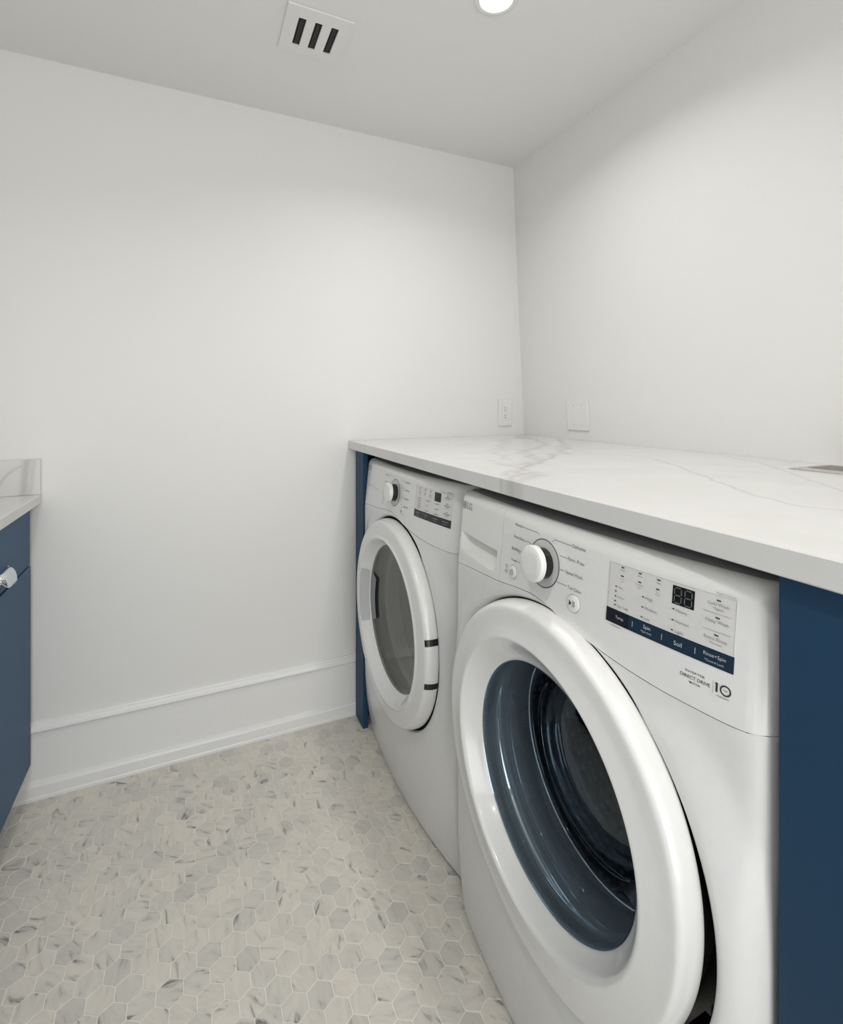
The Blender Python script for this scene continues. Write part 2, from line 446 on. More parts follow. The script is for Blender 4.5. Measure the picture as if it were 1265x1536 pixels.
tag(ct, 'white quartz worktop with grey veins running over the washer and dryer', 'countertop')

LV = [([(-0.50, 1.82), (-0.60, 1.70), (-0.75, 1.60)], 0.01, 0.5, 21, 0.012), ([(-0.45, 1.85), (-0.60, 1.84), (-0.9, 1.80)], 0.008, 0.5, 22, 0.006),
      ([(-0.42, 1.2), (-0.6, 1.0), (-0.9, 0.7)], 0.008, 0.4, 23, 0.012)]
xs2 = np.arange(-1.055, XLF - 0.002, 0.008); xs2[-1] = XLF - 0.003
ys2 = np.append(np.arange(-0.75, 1.850, 0.008), [YB - 0.0035])
lct = slab('countertop', xs2, ys2, ZLB, ZLT, LV)
tag(lct, 'white quartz worktop on the blue cabinet with the cup pull', 'countertop')

# upstand of the left worktop on the back wall
def upstand():
    x0, x1, z0, z1 = -1.05, XLF - 0.001, ZLT + 0.0006, 1.0165; y0, y1 = YB - 0.0165, YB - 0.0006
    gx = np.linspace(x0, x1, 130); gz = np.linspace(z0, z1, 26)
    PX, PZ = np.meshgrid(gx, gz, indexing='ij')
    vv = [([(-0.452, 0.91), (-0.448, 0.95), (-0.440, 1.02)], 0.011, 0.55, 31, 0.004), ([(-0.437, 0.91), (-0.43, 0.96), (-0.426, 1.02)], 0.005, 0.35, 36, 0.002),
          ([(-0.52, 0.91), (-0.50, 0.96), (-0.47, 0.992), (-0.445, 1.0)], 0.004, 0.4, 32, 0.003),
          ([(-0.9, 0.91), (-0.8, 0.99), (-0.72, 1.02)], 0.008, 0.5, 33, 0.006)]
    A = vein_field(PX, PZ, vv); n = len(gz)
    V = [(x, y0, z) for x in gx for z in gz]; F = [[i * n + j, (i + 1) * n + j, (i + 1) * n + j + 1, i * n + j + 1] for i in range(len(gx) - 1) for j in range(n - 1)]
    b = len(V); V += [(x, y1, z) for x in (x0, x1) for z in (z0, z1)]
    q00, q01, q10, q11 = 0, n - 1, (len(gx) - 1) * n, len(gx) * n - 1
    F += [[q10, b + 2, b + 3, q11], [q00, q01, b + 1, b], [q01, q11, b + 3, b + 1], [q00, b, b + 2, q10], [b, b + 1, b + 3, b + 2]]
    o = mesh_obj('backsplash', V, F, M['quartz'], None, origin=(x0, y1, z0))
    at = o.data.attributes.new('vein', 'FLOAT', 'POINT'); at.data.foreach_set('value', np.append(A.ravel(), [0] * 4).astype(np.float32))
    tag(o, 'low grey-veined quartz upstand on the wall above the blue cabinet worktop', 'backsplash')
upstand()

# ------------------------------------------------------------------ blue cabinets
XF = -0.430; YE = 1.841
cb = empty('base_cabinet', (-0.74, 0.5, 0.0), 'blue base cabinet with a drawer, chrome cup pull and open toe recess', 'cabinet')
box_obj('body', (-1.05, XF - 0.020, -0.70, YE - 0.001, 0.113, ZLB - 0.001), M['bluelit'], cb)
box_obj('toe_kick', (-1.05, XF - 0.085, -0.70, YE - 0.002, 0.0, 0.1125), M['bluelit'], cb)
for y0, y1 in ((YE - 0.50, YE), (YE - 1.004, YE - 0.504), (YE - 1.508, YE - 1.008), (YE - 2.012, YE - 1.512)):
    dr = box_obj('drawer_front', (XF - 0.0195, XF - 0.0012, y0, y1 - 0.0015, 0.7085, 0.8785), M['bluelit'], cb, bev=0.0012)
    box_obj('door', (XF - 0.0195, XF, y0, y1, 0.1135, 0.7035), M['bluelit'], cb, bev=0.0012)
    # chrome cup pull: half dome hood with a rim and a flat back plate
    pc = (y0 + y1) / 2
    pw, ph, pd, zt = 0.045, 0.036, 0.022, 0.764
    V, F = [], []; nu, nv = 28, 10
    for i in range(nu + 1):
        u = -1 + 2 * i / nu; k = max(0.0, 1 - abs(u) ** 7) ** 0.5
        for j in range(nv + 1):
            a = math.pi / 2 * j / nv
            V.append((XF + pd * k * math.sin(a) ** 0.8 + 0.0005, pc + pw * u, zt - ph * k * (1 - math.cos(a)) - ph * (1 - k) * 0.25))
    F = [[i * (nv + 1) + j, (i + 1) * (nv + 1) + j, (i + 1) * (nv + 1) + j + 1, i * (nv + 1) + j + 1] for i in range(nu) for j in range(nv)]
    pl = mesh_obj('cup_pull', V, F, M['chrome'], dr, True)
    so = pl.modifiers.new('thickness', 'SOLIDIFY'); so.thickness = 0.003; so.offset = 0
    mb = MB(); mb.box(XF - 0.0012, XF + 0.0022, pc - pw - 0.001, pc + pw + 0.001, zt - 0.030, zt + 0.001, bev=0.0006)
    pp = mb.obj('pull_plate', M['chrome'], dr)

fp = empty('filler_panel', (0.9, 1.79, 0.0), 'narrow navy end panel between the dryer and the white wall', 'panel')
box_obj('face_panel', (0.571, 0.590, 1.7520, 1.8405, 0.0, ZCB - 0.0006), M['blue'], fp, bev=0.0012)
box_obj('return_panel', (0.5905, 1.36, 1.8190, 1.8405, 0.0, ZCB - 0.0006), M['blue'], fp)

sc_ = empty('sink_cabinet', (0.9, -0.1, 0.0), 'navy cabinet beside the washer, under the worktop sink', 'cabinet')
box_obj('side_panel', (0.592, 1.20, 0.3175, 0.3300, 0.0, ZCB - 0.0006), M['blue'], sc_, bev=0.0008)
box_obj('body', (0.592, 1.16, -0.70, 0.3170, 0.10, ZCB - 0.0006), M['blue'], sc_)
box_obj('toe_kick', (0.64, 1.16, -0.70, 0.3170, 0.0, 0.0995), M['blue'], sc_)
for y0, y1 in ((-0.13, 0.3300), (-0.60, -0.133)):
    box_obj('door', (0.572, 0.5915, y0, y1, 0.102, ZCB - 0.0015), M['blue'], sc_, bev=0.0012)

# ------------------------------------------------------------------ steel sink set in the worktop
sk = empty('sink', ((SX0 + SX1) / 2, (SY0 + SY1) / 2, ZCT), 'brushed steel drop-in sink at the wall end of the worktop', 'sink')
mb = MB()
rx0, rx1, ry0, ry1 = 1.2045, 1.3545, 0.095, 0.6735; zr = ZCT + 0.0016
ix0, ix1, iy0, iy1 = 1.249, 1.346, 0.110, 0.6640
outer = [(rx0, ry0), (rx1, ry0), (rx1, ry1), (rx0, ry1)]; inner = [(ix0, iy0), (ix1, iy0), (ix1, iy1), (ix0, iy1)]
low = [(ix0 + 0.004, iy0 + 0.004), (ix1 - 0.004, iy0 + 0.004), (ix1 - 0.004, iy1 - 0.004), (ix0 + 0.004, iy1 - 0.004)]
V = [(x, y, ZCT + 0.0002) for x, y in outer] + [(x, y, zr) for x, y in outer] + [(x, y, zr) for x, y in inner]
mb.add(V, [[k, (k + 1) % 4, 4 + (k + 1) % 4, 4 + k] for k in range(4)] + [[4 + k, 4 + (k + 1) % 4, 8 + (k + 1) % 4, 8 + k] for k in range(4)])
mb.obj('rim', M['steel'], sk)
mb = MB()
V = [(x, y, zr) for x, y in inner] + [(x, y, ZCT - 0.12) for x, y in low]
mb.add(V, [[k, (k + 1) % 4, 4 + (k + 1) % 4, 4 + k] for k in range(4)] + [[4, 5, 6, 7]])
mb.obj('basin', M['steel'], sk)
mb = MB(); mb.cyl((1.30, 0.36, ZCT - 0.1195), 'z', 0.022, 0.0, 0.002, 20); mb.obj('drain', M['chrome'], sk)

# ------------------------------------------------------------------ washer and dryer
W, ZT = 0.684, 0.985
SEAM = [(-0.01, 0.8200), (0.01, 0.8225), (0.06, 0.8290), (0.12, 0.8355), (0.20, 0.8428), (0.26, 0.8515), (0.3086, 0.8560), (0.345, 0.8515), (0.3873, 0.8412), (0.4448, 0.8302), (0.5098, 0.8225), (0.5684, 0.8178), (0.6328, 0.8166), (0.66, 0.8178), (0.695, 0.8240)]
_sx = np.array([p[0] for p in SEAM]); _sz = np.array([p[1] for p in SEAM])
_fs = np.linspace(-0.01, 0.695, 300)
_fz = np.interp(_fs, _sx, _sz)
_k = np.hanning(25); _k /= _k.sum()
_fz = np.convolve(np.pad(_fz, 12, mode='edge'), _k, 'valid')
def seam(s): return float(np.interp(s, _fs, _fz))

class Machine:
    def __init__(m, yl, xc, tuck):
        m.yl, m.xc, m.tuck = yl, xc, tuck
        m.sc, m.zc = W / 2, 0.5455
        m.yc = yl - W / 2
    def base(m, s, z):
        t = 2 * s / W - 1
        x = m.xc + (0.022 if t < 0 else 0.035) * t * t + 0.1 * max(z - 0.82, 0.0)
        if z < 0.26: x += m.tuck * ((0.26 - z) / 0.25) ** 2
        return x
    def FX(m, s, z):
        x = m.base(s, z)
        if z < 0.86:      # flat boss round the door opening
            q = (math.hypot(s - m.sc, z - m.zc) - 0.300) / 0.070
            q = min(1.0, max(0.0, q)); q = q * q * (3 - 2 * q)
            k = min(1.0, max(0.0, (0.83 - z) / 0.06))
            x = x + ((m.xc + 0.0015) - x) * (1 - q) * k
        rc = 0.011 if s < W / 2 else 0.026; de = min(s, W - s)
        if de < rc: x += rc - math.sqrt(max(0, rc * rc - (rc - de) ** 2))
        rt = 0.020; dz = ZT - z
        if dz < rt: x += rt - math.sqrt(max(0, rt * rt - (rt - dz) ** 2))
        return x
    def pt(m, s, z, off=0.0): return (m.FX(s, z) + off, m.yl - s, z)
    # --- flat print mapped on the fascia
    def rect(m, mb, s0, s1, z0, z1, off=-0.0005, n=6, thick=0.0):
        V = [];
        for k in range(n + 1):
            s = s0 + (s1 - s0) * k / n
            V += [m.pt(s, z0, off), m.pt(s, z1, off)]
        F = [[2 * k, 2 * k + 2, 2 * k + 3, 2 * k + 1] for k in range(n)]
        if thick > 0:
            b = len(V)
            for k in range(n + 1):
                s = s0 + (s1 - s0) * k / n
                V += [m.pt(s, z0, off + thick), m.pt(s, z1, off + thick)]
            for k in range(n): F += [[2 * k, b + 2 * k, b + 2 * k + 2, 2 * k + 2], [2 * k + 1, 2 * k + 3, b + 2 * k + 3, b + 2 * k + 1]]
            F += [[0, 1, b + 1, b], [2 * n, b + 2 * n, b + 2 * n + 1, 2 * n + 1]]
        mb.add(V, F)
    def line(m, mb, pts, w=0.0008, off=-0.0005):
        for (a, b), (c, d) in zip(pts[:-1], pts[1:]):
            L = math.hypot(c - a, d - b); nx, nz = -(d - b) / L * w / 2, (c - a) / L * w / 2
            mb.add([m.pt(a + nx, b + nz, off), m.pt(c + nx, d + nz, off), m.pt(c - nx, d - nz, off), m.pt(a - nx, b - nz, off)], [[0, 1, 2, 3]])
    def ring(m, mb, s, z, r0, r1, off=-0.0005, n=48, a0=0.0, a1=2 * math.pi):
        V = []
        for k in range(n + 1):
            t = a0 + (a1 - a0) * k / n
            for r in (r0, r1): V.append(m.pt(s + r * math.cos(t), z + r * math.sin(t), off))
        mb.add(V, [[2 * k, 2 * k + 2, 2 * k + 3, 2 * k + 1] for k in range(n)])
    def text(m, mb, body, s0, s1, z, off=-0.0006, hmax=None, bold=0.0):
        cu = bpy.data.curves.new('t', 'FONT'); cu.body = body; cu.resolution_u = 3; cu.offset = bold
        ob = bpy.data.objects.new('t', cu)
        me = bpy.data.meshes.new_from_object(ob)
        co = np.array([q.co[:2] for q in me.vertices])
        if len(co):
            lo, hi = co.min(0), co.max(0); k = (s1 - s0) / (hi[0] - lo[0])
            capH = 0.70; kz = k
            if hmax: kz = min(k, hmax / capH)
            V = [m.pt(s0 + (p[0] - lo[0]) * k, z + (p[1] - 0.30) * kz, off) for p in co]
            mb.add(V, [list(q.vertices) for q in me.polygons])
        bpy.data.meshes.remove(me); bpy.data.objects.remove(ob); bpy.data.curves.remove(cu)
    # --- surfaces of revolution about the door axis (axis runs along x)
    def lathe(m, prof, name, mat, parent, n=160, rmod=None, yc=None, zc=None, auto=40, cen=None):
        yc = m.yc if yc is None else yc; zc = m.zc if zc is None else zc
        V, F = [], []; k = len(prof)
        for i in range(n):
            t = 2 * math.pi * i / n
            for j, (r, x) in enumerate(prof):
                cy, cz = (cen(r, x) if cen else (yc, zc))
                rr = r + (rmod(t, r, x) if rmod else 0)
                V.append((x, cy - rr * math.cos(t), cz + rr * math.sin(t)))   # t=0 points to larger s
        for i in range(n):
            a, b = i * k, ((i + 1) % n) * k
            for j in range(k - 1): F.append([a + j, a + j + 1, b + j + 1, b + j])
        return mesh_obj(name, V, F, mat, parent, True, auto)

def build_machine(kind, yl, xc, tuck, label, cat):
    m = Machine(yl, xc, tuck); washer = kind == 'washer'
    root = empty('washing_machine' if washer else 'tumble_dryer', (xc + 0.38, m.yc, 0.0), label, cat)
    XB = xc + 0.69; ZB = 0.014
    # ---- cabinet shell: sides, top, back, bottom
    zs = np.concatenate([np.linspace(ZB, 0.26, 8), np.linspace(0.30, ZT - 0.022, 12), ZT - 0.020 * (1 - np.sin(np.linspace(0, math.pi / 2, 7)))])
    V, F = [], []
    def strip(pa, pb):
        b = len(V); n = len(pa); V.extend(pa); V.extend(pb)
        F.extend([[b + i, b + i + 1, b + n + i + 1, b + n + i] for i in range(n - 1)])
    for s, sg in ((0.0, 1), (W, -1)):
        strip([m.pt(s, z) for z in zs], [(XB, yl - s, z) for z in zs])
    ss = np.linspace(0, W, 50)
    strip([m.pt(s, ZB) for s in ss], [(XB, yl - s, ZB) for s in ss])
    b = len(V); V += [(XB, yl, ZB), (XB, yl - W, ZB), (XB, yl - W, ZT), (XB, yl, ZT)]; F.append([b, b + 1, b + 2, b + 3])
    mesh_obj('cabinet_shell', V, F, M['enamel'], root, True, 35)
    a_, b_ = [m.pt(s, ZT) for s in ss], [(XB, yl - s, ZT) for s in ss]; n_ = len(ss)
    mesh_obj('top_plate', a_ + b_, [[i, i + 1, n_ + i + 1, n_ + i] for i in range(n_ - 1)], M['topshade'], root)
    # ---- four adjustable feet
    for sx in (xc + 0.10, XB - 0.07):
        for sy in (yl - 0.07, yl - W + 0.07):
            mb = MB(); mb.cyl((sx, sy, 0.0), 'z', 0.022, 0.0003, 0.0145, 16); mb.obj('foot', M['rubber'], root, True, 40)
    # ---- front panel with round door opening
    RO = 0.2990 if washer else 0.2945
    N = 320
    base_t = [2 * math.pi * i / N for i in range(N)]
    for cs, cz in ((0, ZB), (W, ZB), (0, seam(0) - 0.0004), (W, seam(W) - 0.0004)):
        base_t.append(math.atan2(cz - m.zc, cs - m.sc) % (2 * math.pi))
    th = sorted(set(round(t, 6) for t in base_t))
    fr = np.concatenate([[0.0], np.linspace(0.004, 0.02, 4), np.linspace(0.05, 0.80, 9), np.linspace(0.85, 1.0, 12)])
    V, F = [], []; K = len(fr)
    for t in th:
        ct_, st_ = math.cos(t), math.sin(t)
        lo, hi = RO, 1.2
        inside = lambda q: 0 <= m.sc + q * ct_ <= W and m.zc + q * st_ >= ZB and m.zc + q * st_ <= seam(m.sc + q * ct_) - 0.0004
        if not inside(lo + 1e-4): hi = lo + 0.0006
        else:
            for _ in range(36):
                mid = (lo + hi) / 2
                if inside(mid): lo = mid
                else: hi = mid
        for q in fr:
            rho = RO + (lo - RO) * q if lo > RO else RO + 0.0005 * q
            s = min(max(m.sc + rho * ct_, 0.0), W); z = m.zc + rho * st_
            x = m.FX(s, z); e = 0.010 - (rho - RO)
            if e > 0: x += 0.010 - math.sqrt(max(0, 0.0001 - e * e))
            V.append((x, yl - s, z))
    for i in range(len(th)):
        a, b = i * K, ((i + 1) % len(th)) * K
        for j in range(K - 1): F.append([a + j, b + j, b + j + 1, a + j + 1])
    mesh_obj('front_panel', V, F, M['enamel'], root, True, 50)
    # dark recess behind the door
    xo = xc + 0.004
    m.lathe([(RO + 0.0015, xo + 0.004), (RO + 0.0015, xo + 0.05), (0.214, xo + 0.05)], 'door_recess', M['black'], root)
    # ---- console strip
    def console(name, s0, s1, pocket=None):
        se = np.linspace(s0, s1, max(8, int((s1 - s0) / 0.006)))
        edge = [q for q in (0.0004, 0.001, 0.002, 0.0035, 0.006, 0.009, 0.013, 0.018, 0.026) if True]
        extra = [q for q in edge if s0 < q < s1] + [W - q for q in edge if s0 < W - q < s1]
        if pocket:
            a0, a1, p0, p1 = pocket
            extra += list(np.linspace(a0, a0 + 0.03, 10)) + [a1 - 0.012, a1 - 0.008, a1 - 0.005, a1 - 0.003, a1 - 0.0015, a1 - 0.0005, a1]
        se = np.unique(np.concatenate([se, extra]))
        V, F = [], []; rows = None
        for s in se:
            sm = seam(s) + 0.0004
            if pocket:
                zz = np.concatenate([np.linspace(sm, p0 - 0.004, 4), np.linspace(p0 - 0.003, p1 - 0.003, 22), [p1 - 0.002, p1 - 0.001, p1 - 0.0002, p1, p1 + 0.002], np.linspace(p1 + 0.008, ZT - 0.022, 8), ZT - 0.020 * (1 - np.sin(np.linspace(0, math.pi / 2, 8)))])
            else:
                zz = np.concatenate([np.linspace(sm, ZT - 0.022, 22), ZT - 0.020 * (1 - np.sin(np.linspace(0, math.pi / 2, 8)))])
            rows = len(zz) + 1
            V.append((m.FX(s, zz[0]) + 0.008, yl - s, zz[0]))
            for z in zz:
                d = 0.0
                if pocket:
                    zl = p0 + 0.010 * max(0, 1 - (s - a0) / 0.045) ** 2 + 0.006 * max(0, (s - a1 + 0.02) / 0.02) ** 2
                    if a0 <= s <= a1 and zl < z < p1:
                        k = (z - zl) / (p1 - zl)
                        d = 0.024 * (1 - (1 - k) ** 1.5)
                        d *= min(1, (a1 - s) / 0.0035) * min(1, ((s - a0) / 0.028)) ** 0.8
                V.append(m.pt(s, z, d))
        for i in range(len(se) - 1):
            for j in range(rows - 1): F.append([i * rows + j, (i + 1) * rows + j, (i + 1) * rows + j + 1, i * rows + j + 1])
        return mesh_obj(name, V, F, M['plastic'], root, True, 48)
    SD = 0.1990
    if washer:
        dw = console('detergent_drawer', 0.0, SD, (0.014, 0.1835, 0.8535, 0.8965))
        cp = console('control_panel', SD + 0.0004, W)
    else:
        cp = console('control_panel', 0.0, W); dw = cp
        mb = MB(); m.line(mb, [(0.010, 0.8995), (0.06, 0.8990), (0.12, 0.8982), (0.170, 0.8975)], 0.0011)
        mb.obj('groove', M['inkgrey'], cp)
    # ---- dial: printed ring, grey dish, black collar and white cap
    ds, dz_ = 0.3300, 0.9155
    dial = None
    mb = MB(); m.ring(mb, ds, dz_, 0.0386, 0.0402); mb.obj('dial_ring', M['ink'], cp)
    xs_ = m.FX(ds, dz_)
    mb = MB(); m.ring(mb, ds, dz_, 0.0, 0.0386, -0.0003); mb.obj('dial_dish', M['pale'], cp)
    def turned(name, prof, mat, parent, n=64):
        # the dial axis is square to the sloping fascia
        nx, nz = -1 / math.hypot(1, 0.1), 0.1 / math.hypot(1, 0.1)
        V, F = [], []; k = len(prof)
        for i in range(n):
            t = 2 * math.pi * i / n
            for r, hgt in prof:
                V.append((xs_ + nx * hgt + 0.1 / math.hypot(1, .1) * r * math.sin(t), yl - ds - r * math.cos(t), dz_ + nz * hgt + r * math.sin(t) / math.hypot(1, .1)))
        for i in range(n):
            a, b = i * k, ((i + 1) % n) * k
            for j in range(k - 1): F.append([a + j, a + j + 1, b + j + 1, b + j])
        return mesh_obj(name, V, F, mat, parent, True, 35)
    dial = turned('dial', [(0.0255, 0.0003), (0.0255, 0.0175), (0.020, 0.0180)], M['black'], root)
    turned('dial_cap', [(0.018, 0.0170), (0.0290, 0.0172), (0.0300, 0.0182), (0.0302, 0.0255), (0.0294, 0.0272), (0.0278, 0.0282), (0.015, 0.0287), (0.0, 0.0288)], M['plastic'], dial)
    # ---- push buttons
    def button(s, z, r, name='button'):
        x0 = m.FX(s, z); V, F = [], []; prof = [(r, 0.0006), (r, -0.0018), (r - 0.0012, -0.0026), (0.0, -0.0027)]; n = 36
        for i in range(n):
            t = 2 * math.pi * i / n
            for rr, o_ in prof: V.append((m.FX(s + rr * math.cos(t), z + rr * math.sin(t)) + o_, yl - s - rr * math.cos(t), z + rr * math.sin(t)))
        for i in range(n):
            a, b = i * 4, ((i + 1) % n) * 4
            for j in range(3): F.append([a + j, a + j + 1, b + j + 1, b + j])
        b_ = mesh_obj(name, V, F, M['plastic'], cp, True, 35)
        mb = MB(); m.ring(mb, s, z, r + 0.0002, r + 0.0009); mb.obj('button_gap', M['inkmid'], cp)
        return b_
    dark, grey, mid, pale = MB(), MB(), MB(), MB()
    if washer:
        button(0.2440, 0.8741, 0.0115, 'power_button'); button(0.4072, 0.8752, 0.0128, 'start_button')
        m.ring(dark, 0.2440, 0.8741, 0.0040, 0.0049, -0.0032, 24, math.radians(115), math.radians(425))
        m.line(dark, [(0.2440, 0.8740), (0.2440, 0.8800)], 0.0009, -0.0032)
        dark.add([m.pt(0.3998, 0.8795, -0.0032), m.pt(0.3998, 0.8709, -0.0032), m.pt(0.4058, 0.8752, -0.0032)], [[0, 1, 2]])
        for q in (0.4082, 0.4112): m.line(dark, [(q, 0.8709), (q, 0.8795)], 0.0011, -0.0032)
        # small connection mark beside the power button
        m.ring(grey, 0.2215, 0.8790, 0.0022, 0.0030, n=14); m.line(grey, [(0.2180, 0.8725), (0.2262, 0.8720)], 0.0009); m.line(grey, [(0.2160, 0.8690), (0.2270, 0.8680)], 0.0012)
        # cycle names
        for tx, s0, s1, z in (('Normal', 0.2400, 0.2622, 0.9613), ('Heavy Duty', 0.2389, 0.2720, 0.9392), ('Bedding', 0.2345, 0.2602, 0.9166), ('Towels', 0.2345, 0.2540, 0.8962)):
            m.text(grey, tx, s0, s1, z, hmax=0.0062)
        for tx, s0, s1, z in (('Delicates', 0.3964, 0.4240, 0.9610), ('Perm. Press', 0.3884, 0.4232, 0.9392), ('Speed Wash', 0.3848, 0.4214, 0.9178), ('Tub Clean', 0.3915, 0.4210, 0.8961)):
            m.text(grey, tx, s0, s1, z, hmax=0.0068)
        for pts in ([(0.2640, 0.9613), (0.3085, 0.9613), (0.3135, 0.9590)], [(0.2740, 0.9392), (0.2870, 0.9392), (0.2925, 0.9380)], [(0.2622, 0.9166), (0.2690, 0.9166)], [(0.2560, 0.8962), (0.2720, 0.8962)],
                    [(0.3945, 0.9605), (0.3540, 0.9605), (0.3480, 0.9560)], [(0.3868, 0.9388), (0.3690, 0.9388)], [(0.3832, 0.9175), (0.3715, 0.9175)], [(0.3898, 0.8961), (0.3660, 0.8961)]):
            m.line(grey, pts, 0.0008)
    else:
        button(0.3975, 0.8720, 0.0105, 'start_button')
        dark.add([m.pt(0.3920, 0.8758, -0.0032), m.pt(0.3920, 0.8686, -0.0032), m.pt(0.3966, 0.8722, -0.0032)], [[0, 1, 2]])
        for q in (0.3988, 0.4014): m.line(dark, [(q, 0.8686), (q, 0.8758)], 0.001, -0.0032)
        # cycle ticks and legends round the dial, too small to read
        for z in (0.958, 0.936, 0.912, 0.889):
            m.line(mid, [(0.236, z), (0.262, z)], 0.0028); m.line(mid, [(0.266, z - 0.001), (0.284, z - 0.001)], 0.0007)
            m.line(mid, [(0.402, z - 0.002), (0.432, z - 0.002)], 0.0030); m.line(mid, [(0.376, z), (0.398, z)], 0.0007)
        m.line(mid, [(0.276, 0.962), (0.320, 0.962)], 0.0007)
        for z in (0.881, 0.873, 0.866): m.line(grey, [(0.226, z), (0.235, z)], 0.0024)
    # ---- brand mark
    lg = MB(); m.ring(lg, 0.0195, 0.9548, 0.0, 0.0092); lg.obj('brand_roundel', M['inkmid'], dw)
    lg = MB(); m.ring(lg, 0.0195, 0.9548, 0.0066, 0.0074, -0.0008, 24, math.radians(60), math.radians(360))
    m.line(lg, [(0.0200, 0.9600), (0.0200, 0.9510)], 0.0010, -0.0008); m.line(lg, [(0.0196, 0.9510), (0.0225, 0.9510)], 0.0010, -0.0008)
    m.ring(lg, 0.0165, 0.9580, 0, 0.0010, -0.0008, 10); m.line(lg, [(0.0230, 0.9548), (0.0265, 0.9548)], 0.0008, -0.0008)
    lg.obj('brand_face', M['plastic'], dw)['kind'] = 'stuff'
    lg = MB(); m.text(lg, 'LG', 0.0335, 0.0590, 0.9556, hmax=0.0150, bold=0.012); lg.obj('brand_lettering', M['inkmid'], dw)['kind'] = 'stuff'
    # ---- display window with touch strip and digits
    D0, D1 = 0.4720, 0.6440
    mb = MB(); m.rect(mb, D0, D1, 0.8760, 0.9585, -0.0007, 10, 0.001); wn = mb.obj('display_window', M['window'], root)
    mb = MB()
    for a in ((D0, D1, 0.9576, 0.9586), (D0, D0 + 0.0008, 0.876, 0.9586), (D1 - 0.0008, D1, 0.876, 0.9586)): m.rect(mb, *a, off=-0.0009)
    mb.obj('window_edge', M['windowframe'], wn)
    mb = MB(); m.rect(mb, D0 - 0.0008, D1 + 0.0003, 0.8750, 0.8945, -0.0010, 12, 0.001); mb.obj('touch_strip', M['band'] if washer else M['bandblack'], wn)
    if washer:
        mb = MB(); m.rect(mb, D0 - 0.0008, 0.5085, 0.8750, 0.8945, -0.0012, 4); mb.obj('dark_touch_key', M['bandblack'], wn)
    mb = MB(); m.rect(mb, 0.5684, 0.5962, 0.9314, 0.9546, -0.0012, 3, 0.001); dg = mb.obj('digit_display', M['led'], wn)
    sg = MB()
    for c in (0.5756, 0.5890):
        hw, t_, zt_, zm, zb_ = 0.0044, 0.0013, 0.9524, 0.9430, 0.9336
        for z in (zt_, zm, zb_): m.line(sg, [(c - hw + 0.001, z), (c + hw - 0.001, z)], t_, -0.0016)
        for sx in (-1, 1):
            m.line(sg, [(c + sx * hw, zt_ - 0.0012), (c + sx * hw, zm + 0.0012)], t_, -0.0016); m.line(sg, [(c + sx * hw, zm - 0.0012), (c + sx * hw, zb_ + 0.0012)], t_, -0.0016)
    sg.obj('digit_segments', M['segment'] if washer else M['rubber'], dg)['kind'] = 'stuff'
    of = -0.0011
    leds = [(0.4940, 0.9554), (0.4940, 0.9435), (0.5217, 0.9553), (0.5217, 0.9436), (0.5490, 0.9546), (0.5485, 0.9422), (0.6246, 0.9526), (0.6244, 0.9322), (0.6242, 0.9119)]
    small = [(0.4850, z) for z in (0.9269, 0.9201, 0.9134, 0.9067, 0.9010)] + [(0.5282, z) for z in (0.9260, 0.9127, 0.8995)] + [(0.5710, z) for z in (0.9250, 0.9114, 0.8988)]
    for s, z in leds: m.line(dark, [(s - 0.0024, z), (s + 0.0024, z)], 0.0017 if washer else 0.0016, of - 0.0004)
    for s, z in small: m.line(dark, [(s - 0.0014, z), (s + 0.0014, z)], 0.0016 if washer else 0.0012, of - 0.0004)
    if washer:
        for tx, s0, s1, z in (('Wash', 0.4905, 0.4975, 0.9515), ('Door', 0.4908, 0.4972, 0.9395), ('Lock', 0.4910, 0.4970, 0.9360), ('Rinse', 0.5182, 0.5252, 0.9513), ('Control', 0.5162, 0.5272, 0.9396), ('Lock', 0.5188, 0.5246, 0.9358),
                              ('Spin', 0.5460, 0.5522, 0.9506), ('Pre-', 0.5460, 0.5510, 0.9382), ('Wash', 0.5450, 0.5520, 0.9348),
                              ('Hot', 0.4892, 0.4962, 0.9265), ('Warm', 0.4888, 0.4995, 0.9132), ('Tap Cold', 0.4880, 0.5062, 0.9008),
                              ('High', 0.5318, 0.5425, 0.9256), ('Medium', 0.5318, 0.5492, 0.9122), ('Low', 0.5318, 0.5405, 0.8990),
                              ('Heavy', 0.5748, 0.5890, 0.9244), ('Normal', 0.5748, 0.5915, 0.9108), ('Light', 0.5748, 0.5858, 0.8984)):
            m.text(mid, tx, s0, s1, z, of - 0.0003, hmax=0.0042)
        for tx, s0, s1, z in (('Cold Wash', 0.6120, 0.6362, 0.9475), ('Delay Wash', 0.6105, 0.6368, 0.9272), ('Extra Rinse', 0.6105, 0.6362, 0.9069)):
            m.text(mid, tx, s0, s1, z, of - 0.0003, hmax=0.0056)
        for tx, s0, s1, z in (('*Signal', 0.6185, 0.6300, 0.9424), ('*Pre-wash', 0.6165, 0.6310, 0.9018), ('*Hold 3 seconds', 0.6210, 0.6432, 0.9612)):
            m.text(mid, tx, s0, s1, z, of - 0.0003, hmax=0.0030)
        for z in (0.9368, 0.9160): m.line(mid, [(0.6078, z), (0.6393, z)], 0.0005, of - 0.0003)
        for tx, s0, s1, z, hh in (('Temp.', 0.4875, 0.5012, 0.8850, 0.0068), ('Spin', 0.5315, 0.5420, 0.8880, 0.0066), ('*Spin Only', 0.5282, 0.5440, 0.8815, 0.0034), ('Soil', 0.5745, 0.5848, 0.8840, 0.0072), ('Rinse+Spin', 0.6110, 0.6362, 0.8872, 0.0064), ('*Control Lock', 0.6125, 0.6345, 0.8800, 0.0038)):
            m.text(pale, tx, s0, s1, z, -0.0016, hmax=hh)
